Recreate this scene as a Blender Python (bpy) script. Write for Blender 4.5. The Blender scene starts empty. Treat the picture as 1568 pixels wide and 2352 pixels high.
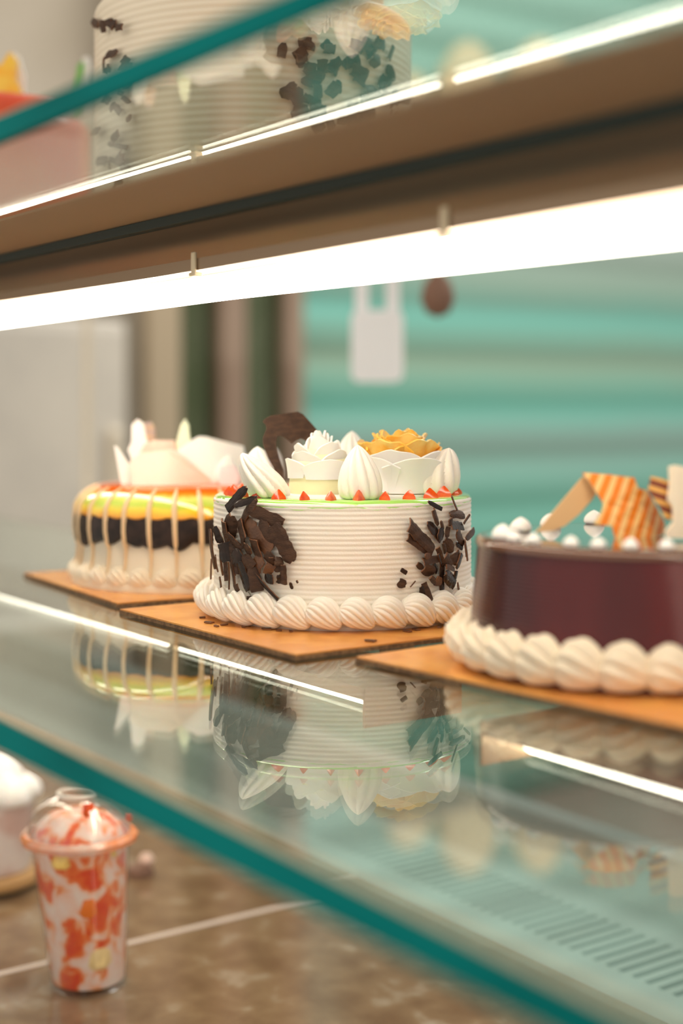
import bpy, math, random
from mathutils import Vector, Matrix, noise
PI = math.pi
sin, cos = math.sin, math.cos
SC = bpy.context.scene
COL = SC.collection
rnd = random.Random(7)

# ------------------------------------------------------------------ camera
F = 3267.0                      # focal length in pixels of the 1568x2352 frame (50 mm on a 36 mm tall sensor)
HX, HY = 784.0, 935.0           # principal column and horizon row
VD = Vector((-0.818, 0.5752, 0)).normalized()   # view direction
VR = Vector((VD.y, -VD.x, 0))                   # camera right
cam_d = bpy.data.cameras.new('camera')
cam_d.lens = 50.0; cam_d.sensor_width = 36.0; cam_d.sensor_fit = 'AUTO'
cam_d.shift_y = -(1176 - HY) / 2352.0
cam_d.clip_start = 0.01; cam_d.clip_end = 50
cam_d.dof.use_dof = True; cam_d.dof.focus_distance = 0.915; cam_d.dof.aperture_fstop = 2.7
cam = bpy.data.objects.new('camera', cam_d)
cam.rotation_euler = (PI / 2, 0, math.atan2(VD.y, VD.x) - PI / 2)
COL.objects.link(cam); SC.camera = cam

def at(px, py, D):
    """world point at a measured bearing and distance from where the camera stands"""
    return VD * D + VR * ((px - HX) / F * D) + Vector((0, 0, (HY - py) / F * D))

# ------------------------------------------------------------------ world, exposure
SC.view_settings.view_transform = 'Standard'
SC.view_settings.look = 'None'
SC.view_settings.exposure = 0.16
SC.view_settings.gamma = 1.0
SC.view_settings.use_curve_mapping = False
SC.cycles.max_bounces = 14
SC.cycles.transmission_bounces = 12
SC.cycles.transparent_max_bounces = 16
SC.cycles.glossy_bounces = 6
SC.cycles.diffuse_bounces = 4
SC.cycles.sample_clamp_indirect = 6.0
SC.cycles.caustics_reflective = True
SC.cycles.caustics_refractive = True
SC.cycles.blur_glossy = 0.5
w = bpy.data.worlds.new('world'); SC.world = w; w.use_nodes = True
nt = w.node_tree; nt.nodes.clear()
out = nt.nodes.new('ShaderNodeOutputWorld'); bg = nt.nodes.new('ShaderNodeBackground')
tc = nt.nodes.new('ShaderNodeTexCoord'); sx = nt.nodes.new('ShaderNodeSeparateXYZ')
rp = nt.nodes.new('ShaderNodeValToRGB'); mr = nt.nodes.new('ShaderNodeMapRange')
nt.links.new(tc.outputs['Generated'], sx.inputs[0])
nt.links.new(sx.outputs['Y'], mr.inputs['Value'])
mr.inputs['From Min'].default_value = -1; mr.inputs['From Max'].default_value = 1
nt.links.new(mr.outputs[0], rp.inputs[0])
e = rp.color_ramp.elements
e[0].position = 0.0; e[0].color = (1.0, 0.91, 0.79, 1)      # street side: bright soft daylight
e[1].position = 1.0; e[1].color = (0.62, 0.60, 0.55, 1)
e.new(0.5).color = (0.74, 0.70, 0.64, 1)
nt.links.new(rp.outputs[0], bg.inputs['Color'])
bg.inputs['Strength'].default_value = 0.92
nt.links.new(bg.outputs[0], out.inputs[0])
TUBE_STRENGTH = 11.0
def area_light(name, loc, target, size, power, col):
    l = bpy.data.lights.new(name, 'AREA'); l.shape = 'RECTANGLE'; l.size, l.size_y = size; l.energy = power; l.color = col
    o = bpy.data.objects.new(name, l); o.location = loc
    o.rotation_euler = (Vector(target) - Vector(loc)).to_track_quat('-Z', 'Y').to_euler(); COL.objects.link(o); return o
# added fill light with no lamp behind it, brightens the far wall
area_light('wall_fill_light', (-1.9, 2.6, 2.4), (-3.4, 2.6, .3), (1.2, 2.4), 62, (1.0, .99, .94))

# ------------------------------------------------------------------ materials
def new_mat(name):
    m = bpy.data.materials.new(name); m.use_nodes = True
    m.node_tree.nodes.clear()
    o = m.node_tree.nodes.new('ShaderNodeOutputMaterial')
    return m, m.node_tree, o
def pbr(name, col, rough=0.5, metal=0.0, sss=0.0, coat=0.0, spec=0.5, c2=None, nscale=40, bump=0.0, bscale=200, lo=0.4, hi=0.6, trans=0.0, emis=None, stretch=(1, 1, 1)):
    m, t, o = new_mat(name)
    b = t.nodes.new('ShaderNodeBsdfPrincipled'); t.links.new(b.outputs[0], o.inputs[0])
    b.inputs['Base Color'].default_value = (*col, 1); b.inputs['Roughness'].default_value = rough
    b.inputs['Metallic'].default_value = metal; b.inputs['Specular IOR Level'].default_value = spec
    b.inputs['Coat Weight'].default_value = coat; b.inputs['Coat Roughness'].default_value = 0.06
    b.inputs['Transmission Weight'].default_value = trans
    if sss:
        b.inputs['Subsurface Weight'].default_value = sss
        b.inputs['Subsurface Radius'].default_value = (1, .8, .6); b.inputs['Subsurface Scale'].default_value = 0.003
    if c2 or bump:
        tc = t.nodes.new('ShaderNodeTexCoord'); mp = t.nodes.new('ShaderNodeMapping'); mp.inputs['Scale'].default_value = stretch
        t.links.new(tc.outputs['Object'], mp.inputs[0])
    if c2:
        n = t.nodes.new('ShaderNodeTexNoise'); n.inputs['Scale'].default_value = nscale; n.inputs['Detail'].default_value = 4
        t.links.new(mp.outputs[0], n.inputs['Vector'])
        r = t.nodes.new('ShaderNodeValToRGB'); r.color_ramp.elements[0].position = lo; r.color_ramp.elements[1].position = hi
        r.color_ramp.elements[0].color = (*col, 1); r.color_ramp.elements[1].color = (*c2, 1)
        t.links.new(n.outputs['Fac'], r.inputs[0]); t.links.new(r.outputs[0], b.inputs['Base Color'])
    if bump:
        n2 = t.nodes.new('ShaderNodeTexNoise'); n2.inputs['Scale'].default_value = bscale
        t.links.new(mp.outputs[0], n2.inputs['Vector'])
        bp = t.nodes.new('ShaderNodeBump'); bp.inputs['Strength'].default_value = bump; bp.inputs['Distance'].default_value = 0.001
        t.links.new(n2.outputs['Fac'], bp.inputs['Height']); t.links.new(bp.outputs[0], b.inputs['Normal'])
    if emis:
        b.inputs['Emission Color'].default_value = (*emis[0], 1); b.inputs['Emission Strength'].default_value = emis[1]
    return m
def zramp(name, stops, zmin, zmax, rough=0.3, coat=0.0, noise_amt=0.0, nscale=60, sss=0.0):
    """material whose colour bands follow the height of the icing"""
    m, t, o = new_mat(name)
    b = t.nodes.new('ShaderNodeBsdfPrincipled'); t.links.new(b.outputs[0], o.inputs[0])
    b.inputs['Roughness'].default_value = rough; b.inputs['Coat Weight'].default_value = coat; b.inputs['Coat Roughness'].default_value = .08
    if sss:
        b.inputs['Subsurface Weight'].default_value = sss; b.inputs['Subsurface Scale'].default_value = 0.003
    tc = t.nodes.new('ShaderNodeTexCoord'); s = t.nodes.new('ShaderNodeSeparateXYZ'); t.links.new(tc.outputs['Object'], s.inputs[0])
    n = t.nodes.new('ShaderNodeTexNoise'); n.inputs['Scale'].default_value = nscale; t.links.new(tc.outputs['Object'], n.inputs['Vector'])
    ma = t.nodes.new('ShaderNodeMath'); ma.operation = 'MULTIPLY_ADD'
    t.links.new(n.outputs['Fac'], ma.inputs[0]); ma.inputs[1].default_value = noise_amt; t.links.new(s.outputs['Z'], ma.inputs[2])
    mr = t.nodes.new('ShaderNodeMapRange'); mr.inputs['From Min'].default_value = zmin; mr.inputs['From Max'].default_value = zmax
    t.links.new(ma.outputs[0], mr.inputs['Value'])
    r = t.nodes.new('ShaderNodeValToRGB'); els = r.color_ramp.elements
    els[0].position, els[0].color = stops[0][0], (*stops[0][1], 1); els[1].position, els[1].color = stops[-1][0], (*stops[-1][1], 1)
    for p, c in stops[1:-1]: els.new(p).color = (*c, 1)
    t.links.new(mr.outputs[0], r.inputs[0]); t.links.new(r.outputs[0], b.inputs['Base Color'])
    return m
def glass_mat(name, col, rough=0.0, ior=1.5):
    m, t, o = new_mat(name)
    g = t.nodes.new('ShaderNodeBsdfGlass'); g.inputs['Color'].default_value = (*col, 1); g.inputs['Roughness'].default_value = rough; g.inputs['IOR'].default_value = ior
    t.links.new(g.outputs[0], o.inputs[0]); return m
def film_mat(name, tint=(.98, .975, .97), refl=0.8):
    """thin clear plastic: mostly see-through, a sheen that grows towards grazing"""
    m, t, o = new_mat(name)
    tr = t.nodes.new('ShaderNodeBsdfTransparent'); tr.inputs[0].default_value = (*tint, 1)
    g = t.nodes.new('ShaderNodeBsdfGlossy'); g.inputs['Roughness'].default_value = 0.05
    lw = t.nodes.new('ShaderNodeLayerWeight'); lw.inputs['Blend'].default_value = 0.25
    mu = t.nodes.new('ShaderNodeMath'); mu.operation = 'MULTIPLY_ADD'; mu.inputs[1].default_value = refl; mu.inputs[2].default_value = 0.07
    t.links.new(lw.outputs['Facing'], mu.inputs[0])
    mx = t.nodes.new('ShaderNodeMixShader'); t.links.new(mu.outputs[0], mx.inputs[0]); t.links.new(tr.outputs[0], mx.inputs[1]); t.links.new(g.outputs[0], mx.inputs[2])
    t.links.new(mx.outputs[0], o.inputs[0]); return m
def striped(name, c1, c2, freq, ang, lo=.42, hi=.58):
    m, t, o = new_mat(name)
    b = t.nodes.new('ShaderNodeBsdfPrincipled'); t.links.new(b.outputs[0], o.inputs[0]); b.inputs['Roughness'].default_value = .4
    b.inputs['Subsurface Weight'].default_value = .2; b.inputs['Subsurface Scale'].default_value = .003
    tc = t.nodes.new('ShaderNodeTexCoord'); mp = t.nodes.new('ShaderNodeMapping'); mp.inputs['Rotation'].default_value = (0, ang, 0)
    wv = t.nodes.new('ShaderNodeTexWave'); wv.bands_direction = 'X'; wv.inputs['Scale'].default_value = freq; wv.inputs['Distortion'].default_value = .4
    t.links.new(tc.outputs['Object'], mp.inputs[0]); t.links.new(mp.outputs[0], wv.inputs['Vector'])
    r = t.nodes.new('ShaderNodeValToRGB'); r.color_ramp.elements[0].position = lo; r.color_ramp.elements[1].position = hi
    r.color_ramp.elements[0].color = (*c1, 1); r.color_ramp.elements[1].color = (*c2, 1)
    t.links.new(wv.outputs['Fac'], r.inputs[0]); t.links.new(r.outputs[0], b.inputs['Base Color']); return m

M = {}
M['glass'] = glass_mat('shelf_glass', (.955, .985, .965))
M['glass_edge'] = pbr('polished_glass_edge', (.0, .13, .125), rough=.55, spec=.04, c2=(.0, .19, .185), nscale=6, stretch=(1, 1, 8))
M['arris'] = pbr('bevelled_glass_arris', (.62, .50, .33), rough=.2)
M['cream'] = pbr('whipped_cream', (.94, .88, .79), rough=.5, sss=.25, bump=.15, bscale=900)
M['cream_warm'] = pbr('ivory_cream', (.88, .77, .60), rough=.5, sss=.25, bump=.15, bscale=900)
M['cream_white'] = pbr('bright_cream', (.93, .91, .87), rough=.45, sss=.3)
M['lemon'] = pbr('pale_lemon_cream', (.86, .84, .52), rough=.45, sss=.3)
M['choc'] = pbr('chocolate_shaving', (.050, .024, .014), rough=.42, c2=(.085, .042, .024), nscale=120, bump=.5, bscale=700, spec=.25, stretch=(1, 1, 3))
M['choc_dark'] = pbr('dark_chocolate', (.020, .011, .008), rough=.22, spec=.25, c2=(.04, .022, .016), nscale=90, bump=.3, bscale=500)
M['choc_light'] = pbr('milk_chocolate_shaving', (.17, .07, .028), rough=.5, c2=(.11, .045, .02), nscale=150, bump=.4, bscale=700)
M['choc_edge'] = pbr('thin_chocolate_rim', (.20, .085, .04), rough=.5)
M['green_gel'] = pbr('green_apple_gel', (.42, .80, .16), rough=.12, coat=.8)
M['red_gel'] = pbr('red_jelly', (.75, .06, .01), rough=.2, coat=.3, c2=(.85, .12, .01), nscale=200)
M['orange_petal'] = pbr('mango_cream', (.98, .50, .06), rough=.3, sss=.2, c2=(1.0, .72, .22), nscale=70, coat=.3)
M['board'] = pbr('gold_cake_card', (.95, .46, .11), rough=.22, c2=(.78, .32, .07), nscale=25, metal=.15, bump=.3, bscale=60)
M['card_edge'] = pbr('cardboard_core', (.27, .15, .07), rough=.8, c2=(.17, .09, .045), nscale=300)
M['alu'] = pbr('satin_aluminium', (.75, .66, .52), rough=.35, metal=.6)
M['rail'] = pbr('dark_green_rail', (.02, .035, .03), rough=.5)
M['bronze'] = pbr('bronze_anodised_metal', (.36, .25, .16), rough=.32, metal=.35)
M['panel'] = pbr('brown_satin_panel', (.36, .235, .14), rough=.6, spec=.1)
M['clip'] = pbr('translucent_clip', (.85, .72, .5), rough=.3, sss=.2)
M['tube'] = pbr('lit_tube', (1, 1, 1), emis=((1.0, .90, .74), TUBE_STRENGTH))
M['drip'] = pbr('ivory_drizzle', (.86, .62, .36), rough=.3, coat=.3, sss=.2)
M['purple'] = pbr('blackcurrant_glaze', (.040, .011, .013), rough=.2, spec=.3, coat=.12, c2=(.135, .017, .020), nscale=7, stretch=(1, 1, .25), lo=.4, hi=.65)
M['mirror_glaze'] = pbr('dark_mirror_glaze', (.055, .026, .018), rough=.04, coat=1, spec=.8)
M['rim_glaze'] = pbr('brown_glaze_rim', (.13, .05, .024), rough=.15, coat=.6)
M['wafer_in'] = pbr('plain_wafer', (.80, .52, .26), rough=.5, sss=.1)
M['wafer'] = striped('striped_wafer', (.88, .24, .008), (.93, .60, .24), 50, -.35, .5, .72)
M['wafer_dark'] = striped('dark_striped_wafer', (.24, .055, .02), (.92, .50, .13), 56, 1.25, .6, .75)
M['pink_cream'] = pbr('pink_cream', (.97, .62, .50), rough=.5, sss=.3, c2=(.97, .80, .65), nscale=40)
M['red_glaze'] = pbr('red_mirror_glaze', (.80, .075, .01), rough=.25, coat=.3, c2=(.85, .14, .02), nscale=12)
M['mango'] = pbr('mango_slice', (1.0, .55, .03), rough=.25, c2=(1, .72, .08), nscale=60)
M['leaf'] = pbr('green_kiwi', (.16, .50, .08), rough=.3)
M['plastic'] = film_mat('clear_plastic')
M['cupfill'] = None
M['deck'] = None

def base_xy(t):
    tc = t.nodes.new('ShaderNodeTexCoord'); return tc
# layered strawberry drink: white yoghurt, red syrup runs, orange fruit
m, t, o = new_mat('strawberry_parfait')
b = t.nodes.new('ShaderNodeBsdfPrincipled'); t.links.new(b.outputs[0], o.inputs[0]); b.inputs['Roughness'].default_value = .3
b.inputs['Subsurface Weight'].default_value = .2; b.inputs['Subsurface Scale'].default_value = .004
tc = t.nodes.new('ShaderNodeTexCoord'); mp = t.nodes.new('ShaderNodeMapping'); mp.inputs['Scale'].default_value = (1, 1, .8)
n = t.nodes.new('ShaderNodeTexNoise'); n.inputs['Scale'].default_value = 66; n.inputs['Detail'].default_value = 3; n.inputs['Distortion'].default_value = .6
r = t.nodes.new('ShaderNodeValToRGB'); els = r.color_ramp.elements
els[0].position = .34; els[0].color = (.80, .06, .008, 1); els[1].position = .66; els[1].color = (.95, .80, .74, 1)
for p, c in ((.43, (.90, .17, .02)), (.48, (.95, .42, .20)), (.54, (.95, .68, .58))): els.new(p).color = (*c, 1)
t.links.new(tc.outputs['Object'], mp.inputs[0]); t.links.new(mp.outputs[0], n.inputs['Vector']); t.links.new(n.outputs['Fac'], r.inputs[0]); t.links.new(r.outputs[0], b.inputs['Base Color'])
M['cupfill'] = m
# brown marbled stone of the display deck
m, t, o = new_mat('brown_marbled_stone')
b = t.nodes.new('ShaderNodeBsdfPrincipled'); t.links.new(b.outputs[0], o.inputs[0]); b.inputs['Roughness'].default_value = .10; b.inputs['Specular IOR Level'].default_value = .6
tc = t.nodes.new('ShaderNodeTexCoord')
n = t.nodes.new('ShaderNodeTexNoise'); n.inputs['Scale'].default_value = 26; n.inputs['Detail'].default_value = 9; n.inputs['Distortion'].default_value = .25
r = t.nodes.new('ShaderNodeValToRGB'); els = r.color_ramp.elements
els[0].position = .36; els[0].color = (.17, .10, .052, 1); els[1].position = .74; els[1].color = (.38, .32, .24, 1); els.new(.58).color = (.24, .155, .085, 1)
t.links.new(tc.outputs['Object'], n.inputs['Vector']); t.links.new(n.outputs['Fac'], r.inputs[0]); t.links.new(r.outputs[0], b.inputs['Base Color'])
M['deck'] = m
M['joint'] = pbr('steel_joint', (.62, .52, .45), rough=.4)
M['vent'] = pbr('pale_vent_plate', (.30, .36, .34), rough=.35)
M['slot'] = pbr('slot_shadow_gap', (.10, .13, .12), rough=.7)
M['wall'] = pbr('beige_plaster', (.40, .34, .26), rough=.8, c2=(.46, .40, .32), nscale=2)
M['floor'] = pbr('grey_tile', (.30, .27, .22), rough=.4, c2=(.36, .33, .28), nscale=3)
M['white_paint'] = pbr('white_enamel', (.62, .57, .49), rough=.4, c2=(.52, .48, .42), nscale=3)
M['white_bright'] = pbr('white_plastic', (.93, .95, .97), rough=.4)
M['green_cloth'] = pbr('green_curtain', (.20, .25, .14), rough=.9, c2=(.26, .30, .19), nscale=4)
M['brown_wood'] = pbr('brown_post', (.24, .16, .11), rough=.7, c2=(.30, .21, .15), nscale=6)
M['beige_post'] = pbr('tan_post', (.42, .33, .22), rough=.7)
M['shutter'] = zramp('painted_green_slats', [(0, (.13, .34, .27)), (.22, (.17, .45, .36)), (.36, (.25, .39, .34)), (.45, (.15, .47, .38)), (.55, (.26, .38, .28)), (.66, (.17, .48, .40)), (.75, (.29, .42, .34)), (.85, (.40, .52, .46)), (1, (.28, .44, .38))], -.55, .75, rough=.35, noise_amt=.05, nscale=1.5)
M['sack'] = pbr('beige_sackcloth', (.62, .48, .30), rough=.9)
M['brown_tag'] = pbr('brown_leather', (.22, .12, .08), rough=.7)

# ------------------------------------------------------------------ mesh helpers
class MB:
    def __init__(s): s.v = []; s.f = []; s.mi = []
    def add(s, vs, fs, mi=0):
        k = len(s.v); s.v += [tuple(v) for v in vs]; s.f += [tuple(i + k for i in f) for f in fs]; s.mi += [mi] * len(fs); return s
    def box(s, x0, x1, y0, y1, z0, z1, mi=0, top=None, bot=None):
        vs = [(x0, y0, z0), (x1, y0, z0), (x1, y1, z0), (x0, y1, z0), (x0, y0, z1), (x1, y0, z1), (x1, y1, z1), (x0, y1, z1)]
        s.add(vs, [(0, 1, 5, 4), (1, 2, 6, 5), (2, 3, 7, 6), (3, 0, 4, 7)], mi)
        k = len(s.v) - 8
        s.f += [(k + 4, k + 5, k + 6, k + 7), (k + 3, k + 2, k + 1, k)]
        s.mi += [mi if top is None else top, mi if bot is None else bot]; return s
    def lathe(s, prof, n=64, rfun=None, mi=0, closed=True):
        """prof: (r, z) bottom to top; rfun(r, z, a) -> r, z"""
        vs = []
        for (r, z) in prof:
            for i in range(n):
                a = 2 * PI * i / n
                rr, zz = (r, z) if rfun is None else rfun(r, z, a)
                vs.append((rr * cos(a), rr * sin(a), zz))
        fs = [(j * n + i, j * n + (i + 1) % n, (j + 1) * n + (i + 1) % n, (j + 1) * n + i) for j in range(len(prof) - 1) for i in range(n)]
        if closed:
            if prof[0][0] > 1e-6: fs.append(tuple(range(n - 1, -1, -1)))
            if prof[-1][0] > 1e-6: fs.append(tuple((len(prof) - 1) * n + i for i in range(n)))
        return s.add(vs, fs, mi)
    def tube(s, pts, rad, n=10, mi=0):
        pts = [Vector(p) for p in pts]; vs = []
        for i, p in enumerate(pts):
            d = (pts[min(i + 1, len(pts) - 1)] - pts[max(i - 1, 0)]).normalized()
            a = d.orthogonal().normalized() if i == 0 else (a - d * a.dot(d)).normalized()
            b = d.cross(a); r = rad[i] if isinstance(rad, (list, tuple)) else rad
            vs += [p + a * (r * cos(2 * PI * k / n)) + b * (r * sin(2 * PI * k / n)) for k in range(n)]
        fs = [(j * n + i, j * n + (i + 1) % n, (j + 1) * n + (i + 1) % n, (j + 1) * n + i) for j in range(len(pts) - 1) for i in range(n)]
        fs += [tuple(range(n - 1, -1, -1)), tuple((len(pts) - 1) * n + i for i in range(n))]
        return s.add(vs, fs, mi)
    def sheet(s, grid, th, mi=0, emi=None):
        """grid[j][i] of Vectors -> a slab of thickness th"""
        nj, ni = len(grid), len(grid[0])
        g = [[Vector(p) for p in row] for row in grid]
        nrm = [[None] * ni for _ in range(nj)]
        for j in range(nj):
            for i in range(ni):
                du = g[j][min(i + 1, ni - 1)] - g[j][max(i - 1, 0)]; dv = g[min(j + 1, nj - 1)][i] - g[max(j - 1, 0)][i]
                nn = du.cross(dv)
                if nn.length < 1e-12: nn = nrm[j - 1][i] if j else Vector((0, 0, 1))
                nrm[j][i] = nn.normalized()
        vs = [g[j][i] + nrm[j][i] * th / 2 for j in range(nj) for i in range(ni)] + [g[j][i] - nrm[j][i] * th / 2 for j in range(nj) for i in range(ni)]
        N = nj * ni; fs = []
        for j in range(nj - 1):
            for i in range(ni - 1):
                a, b_, c, d = j * ni + i, j * ni + i + 1, (j + 1) * ni + i + 1, (j + 1) * ni + i
                fs.append((a, b_, c, d)); fs.append((N + d, N + c, N + b_, N + a))
        s.add(vs, fs, mi); k = len(s.v) - 2 * N; ef = []
        for i in range(ni - 1):
            ef.append((N + i, N + i + 1, i + 1, i)); a = (nj - 1) * ni + i; ef.append((a, a + 1, N + a + 1, N + a))
        for j in range(nj - 1):
            a, b_ = j * ni, (j + 1) * ni; ef.append((a, b_, N + b_, N + a)); a, b_ = j * ni + ni - 1, (j + 1) * ni + ni - 1; ef.append((N + a, N + b_, b_, a))
        s.f += [tuple(q + k for q in f) for f in ef]; s.mi += [mi if emi is None else emi] * len(ef); return s
    def build(s, name, mats, parent=None, loc=(0, 0, 0), rot=(0, 0, 0), smooth=True, bevel=0):
        me = bpy.data.meshes.new(name); me.from_pydata(s.v, [], s.f)
        for m_ in (mats if isinstance(mats, (list, tuple)) else [mats]): me.materials.append(m_)
        for p, k in zip(me.polygons, s.mi): p.material_index = k; p.use_smooth = smooth
        me.validate(); me.update()
        import bmesh
        bm = bmesh.new(); bm.from_mesh(me); bmesh.ops.recalc_face_normals(bm, faces=bm.faces); bm.to_mesh(me); bm.free()
        if smooth and hasattr(me, 'set_sharp_from_angle'): me.set_sharp_from_angle(angle=math.radians(50))
        o = bpy.data.objects.new(name, me); COL.objects.link(o); o.location = loc; o.rotation_euler = rot
        if parent: o.parent = parent
        if bevel:
            bv = o.modifiers.new('bevel', 'BEVEL'); bv.width = bevel; bv.segments = 2; bv.limit_method = 'ANGLE'
        return o
def tag(o, label=None, cat=None, group=None, kind=None):
    if label: o['label'] = label
    if cat: o['category'] = cat
    if group: o['group'] = group
    if kind: o['kind'] = kind
    return o
def empty(name, loc, rz=0):
    o = bpy.data.objects.new(name, None); o.location = loc; o.rotation_euler = (0, 0, rz); o.empty_display_size = .05
    COL.objects.link(o); return o
def dup(o, parent=None, loc=None, rot=None, scale=None):
    c = o.copy(); COL.objects.link(c)
    if parent: c.parent = parent
    if loc is not None: c.location = loc
    if rot is not None: c.rotation_euler = rot
    if scale is not None: c.scale = scale
    return c
ROT = math.atan2(VR.y, VR.x)        # local +x = to the right seen from the street, local -y = towards it

# ------------------------------------------------------------------ shelf geometry
Z_LO = -0.143; T = 0.012
Z_UPB = 0.1181; Z_UP = Z_UPB + T
Z_DECK = -0.465
X0, X1 = -2.45, 0.25

# ------------------------------------------------------------------ setting
tag(MB().box(-3.6, 1.0, -1.2, 5.2, -1.3, -1.25).build('floor', M['floor'], smooth=False), kind='structure')
XW = -3.4
tag(MB().box(XW - .1, XW, -1.2, 5.2, -1.25, 2.6).build('wall_back', M['wall'], smooth=False), kind='structure')
def on_wall(px, py, off=0.0):
    t = (px - HX) / F
    D = -(XW + off) / (-VD.x - VR.x * t)
    return at(px, py, D)

# ------------------------------------------------------------------ display case deck
def make_deck():
    root = empty('display_case', (0, 0, 0))
    tag(root, 'lower body of the cake display case with brown marbled stone deck under the glass shelf', 'display case')
    # stone slabs left and right of the steel joint
    MB().box(X0, -1.1185, .12, .80, Z_DECK - .03, Z_DECK).build('stone_slab', M['deck'], root, smooth=False)
    MB().box(-1.1115, X1, .12, .80, Z_DECK - .03, Z_DECK).build('stone_slab', M['deck'], root, smooth=False)
    MB().box(-1.1185, -1.1115, .12, .80, Z_DECK - .03, Z_DECK + .0006).build('joint_strip', M['joint'], root, smooth=False)
    g = MB()                                                         # vent plate: bars between real slots
    y0, y1, pitch, wd = .843, .918, .0143, .0062
    g.box(X0, X1, .80, y0, Z_DECK - .004, Z_DECK); g.box(X0, X1, y1, .97, Z_DECK - .004, Z_DECK)
    x = X0
    while x < X1 - .001:
        g.box(x, min(x + pitch - wd, X1), y0, y1, Z_DECK - .004, Z_DECK); x += pitch
    g.build('vent_plate', M['vent'], root, smooth=False)
    MB().box(X0, X1, .81, .96, Z_DECK - .05, Z_DECK - .04).build('vent_duct', M['slot'], root, smooth=False)
    MB().box(X0, X1, .97, 1.0, Z_DECK - .05, Z_DECK + .05).build('rear_sill', M['vent'], root, smooth=False)
    MB().box(X0, X1, .12, 1.0, -1.25, Z_DECK - .05).build('base_cabinet', M['white_paint'], root, smooth=False)
    MB().box(X0 - .03, X0, .12, 1.0, -1.25, Z_DECK + .06).build('end_panel', M['white_paint'], root, smooth=False)
    MB().box(-1.02, -1.008, .985, .997, Z_DECK + .05, .6).build('rear_post', M['vent'], root, smooth=False) if False else None
make_deck()

# ------------------------------------------------------------------ glass shelves
def make_shelf(ztop, y0, y1, label, T=T):
    root = empty('glass_shelf', (0, y0, ztop - T)); tag(root, label, 'shelf', 'glass shelves of the display case')
    MB().box(X0, X1, .0032, y1 - y0, 0, T).build('glass_pane', M['glass'], root, smooth=False)
    g = MB().box(X0, X1, 0, .003, .0008, T - .0008)
    g.build('polished_edge', M['glass_edge'], root, smooth=False)
    g = MB().box(X0, X1, 0.0006, .0036, T - .0007, T + .0002)
    g.build('bevelled_arris', M['arris'], root, smooth=False)
    # brackets carrying the shelf at its far ends
    for x in (X0 + .04, X1 - .05):
        MB().box(x, x + .012, .03, y1 - y0, -.016, -.0003).build('bracket', M['alu'], root, smooth=False, bevel=.001)
make_shelf(Z_LO, .2475, .70, 'middle thick glass shelf with teal edge carrying the three cakes', .015)
make_shelf(Z_UP, .2400, .70, 'upper thick glass shelf with teal edge seen from below')

# ------------------------------------------------------------------ lamp tubes
def make_lamp(y, ztube, zglass, xa, xb, label, clips, rail=None):
    r = .0146
    root = empty('lamp_tube', ((xa + xb) / 2, y, ztube)); tag(root, label, 'lamp', 'tube lamps under the glass shelves')
    L = (xb - xa) / 2; n = 16
    def arc(a0, a1, rr, name, mat, x0=-L, x1=L):
        m_ = MB(); pts = [(rr * cos(a0 + (a1 - a0) * i / n), rr * sin(a0 + (a1 - a0) * i / n)) for i in range(n + 1)]
        vs = [(x0, p[0], p[1]) for p in pts] + [(x1, p[0], p[1]) for p in pts]
        k = n + 1
        fs = [(i, i + 1, k + i + 1, k + i) for i in range(n)] + [tuple(range(k)), tuple(range(2 * k - 1, k - 1, -1)), (0, k, 2 * k - 1, k - 1)]
        return m_.add(vs, fs).build(name, mat, root)
    arc(PI + .0 - .04, 2 * PI + .04, r, 'diffuser', M['tube'])
    top = zglass - ztube
    # channel housing: front lip, top plate and rear lip around the tube
    h = MB(); hb, ht, g_ = .0003, .0076, .038
    h.box(-L - .005, L + .005, -g_, -g_ + .0015, hb, ht); h.box(-L - .005, L + .005, g_ - .0015, g_, hb, ht); h.box(-L - .005, L + .005, -g_ + .0015, g_ - .0015, ht - .0015, ht)
    h.box(-L - .005, -L - .003, -g_, g_, -.016, ht); h.box(L + .003, L + .005, -g_, g_, -.016, ht)
    h.build('housing', M['bronze'], root, smooth=False)
    for xx in clips:
        x_ = xx - root.location.x
        m_ = MB().box(x_ - .003, x_ + .002, -g_ - .0022, -g_ - .0001, hb - .002, ht + .004)
        m_.box(x_ - .006, x_ + .002, -g_ - .0022, -g_ + .004, hb - .0035, hb - .001)
        m_.build('mounting_clip', M['clip'], root, bevel=.0008)
    for x_ in ((-L + .1, L - .03) if L > .5 else (L - .03,)):
        MB().box(x_ - .01, x_ + .01, .006, .02, ht, top - (.0017 if ztube > 0 else .0003)).build('mounting_block', M['bronze'], root, smooth=False, bevel=.001)
def tube_x(px, y):      # where along a rail at depth y a bearing lands
    t = (px - HX) / F
    return -y * (-t * VD.y + VR.y) / (VR.x - t * VD.x) if True else 0
def rail_x(px, y):
    # X*(VR.x - t*VD.x) = -y*(VR.y - t*VD.y)
    t = (px - HX) / F
    return -y * (VR.y - t * VD.y) / (VR.x - t * VD.x)
YT = .465
make_lamp(YT, .0832, Z_UPB, X0 + .06, X1 - .07, 'long glowing white tube lamp hanging under the upper glass shelf', [rail_x(572, YT), rail_x(1165, YT)])
YL = .543
ZL = Z_LO - T - .0349
make_lamp(YL, ZL, Z_LO - .015, X0 + .06, rail_x(940, YL), 'tube lamp seen as a thin bright line through the middle shelf, left of the gap', [rail_x(500, YL)])
make_lamp(YL, ZL, Z_LO - .015, rail_x(1235, YL), X1 - .07, 'short tube lamp seen through the middle shelf, under the purple cake', [])
tag(MB().box(X0 + .06, X1 - .06, .4110, .4185, .1105, Z_UPB - .0018).build('shelf_rail', M['rail'], smooth=False), 'thin dark rail along the underside of the upper glass shelf', 'rail')
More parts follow.
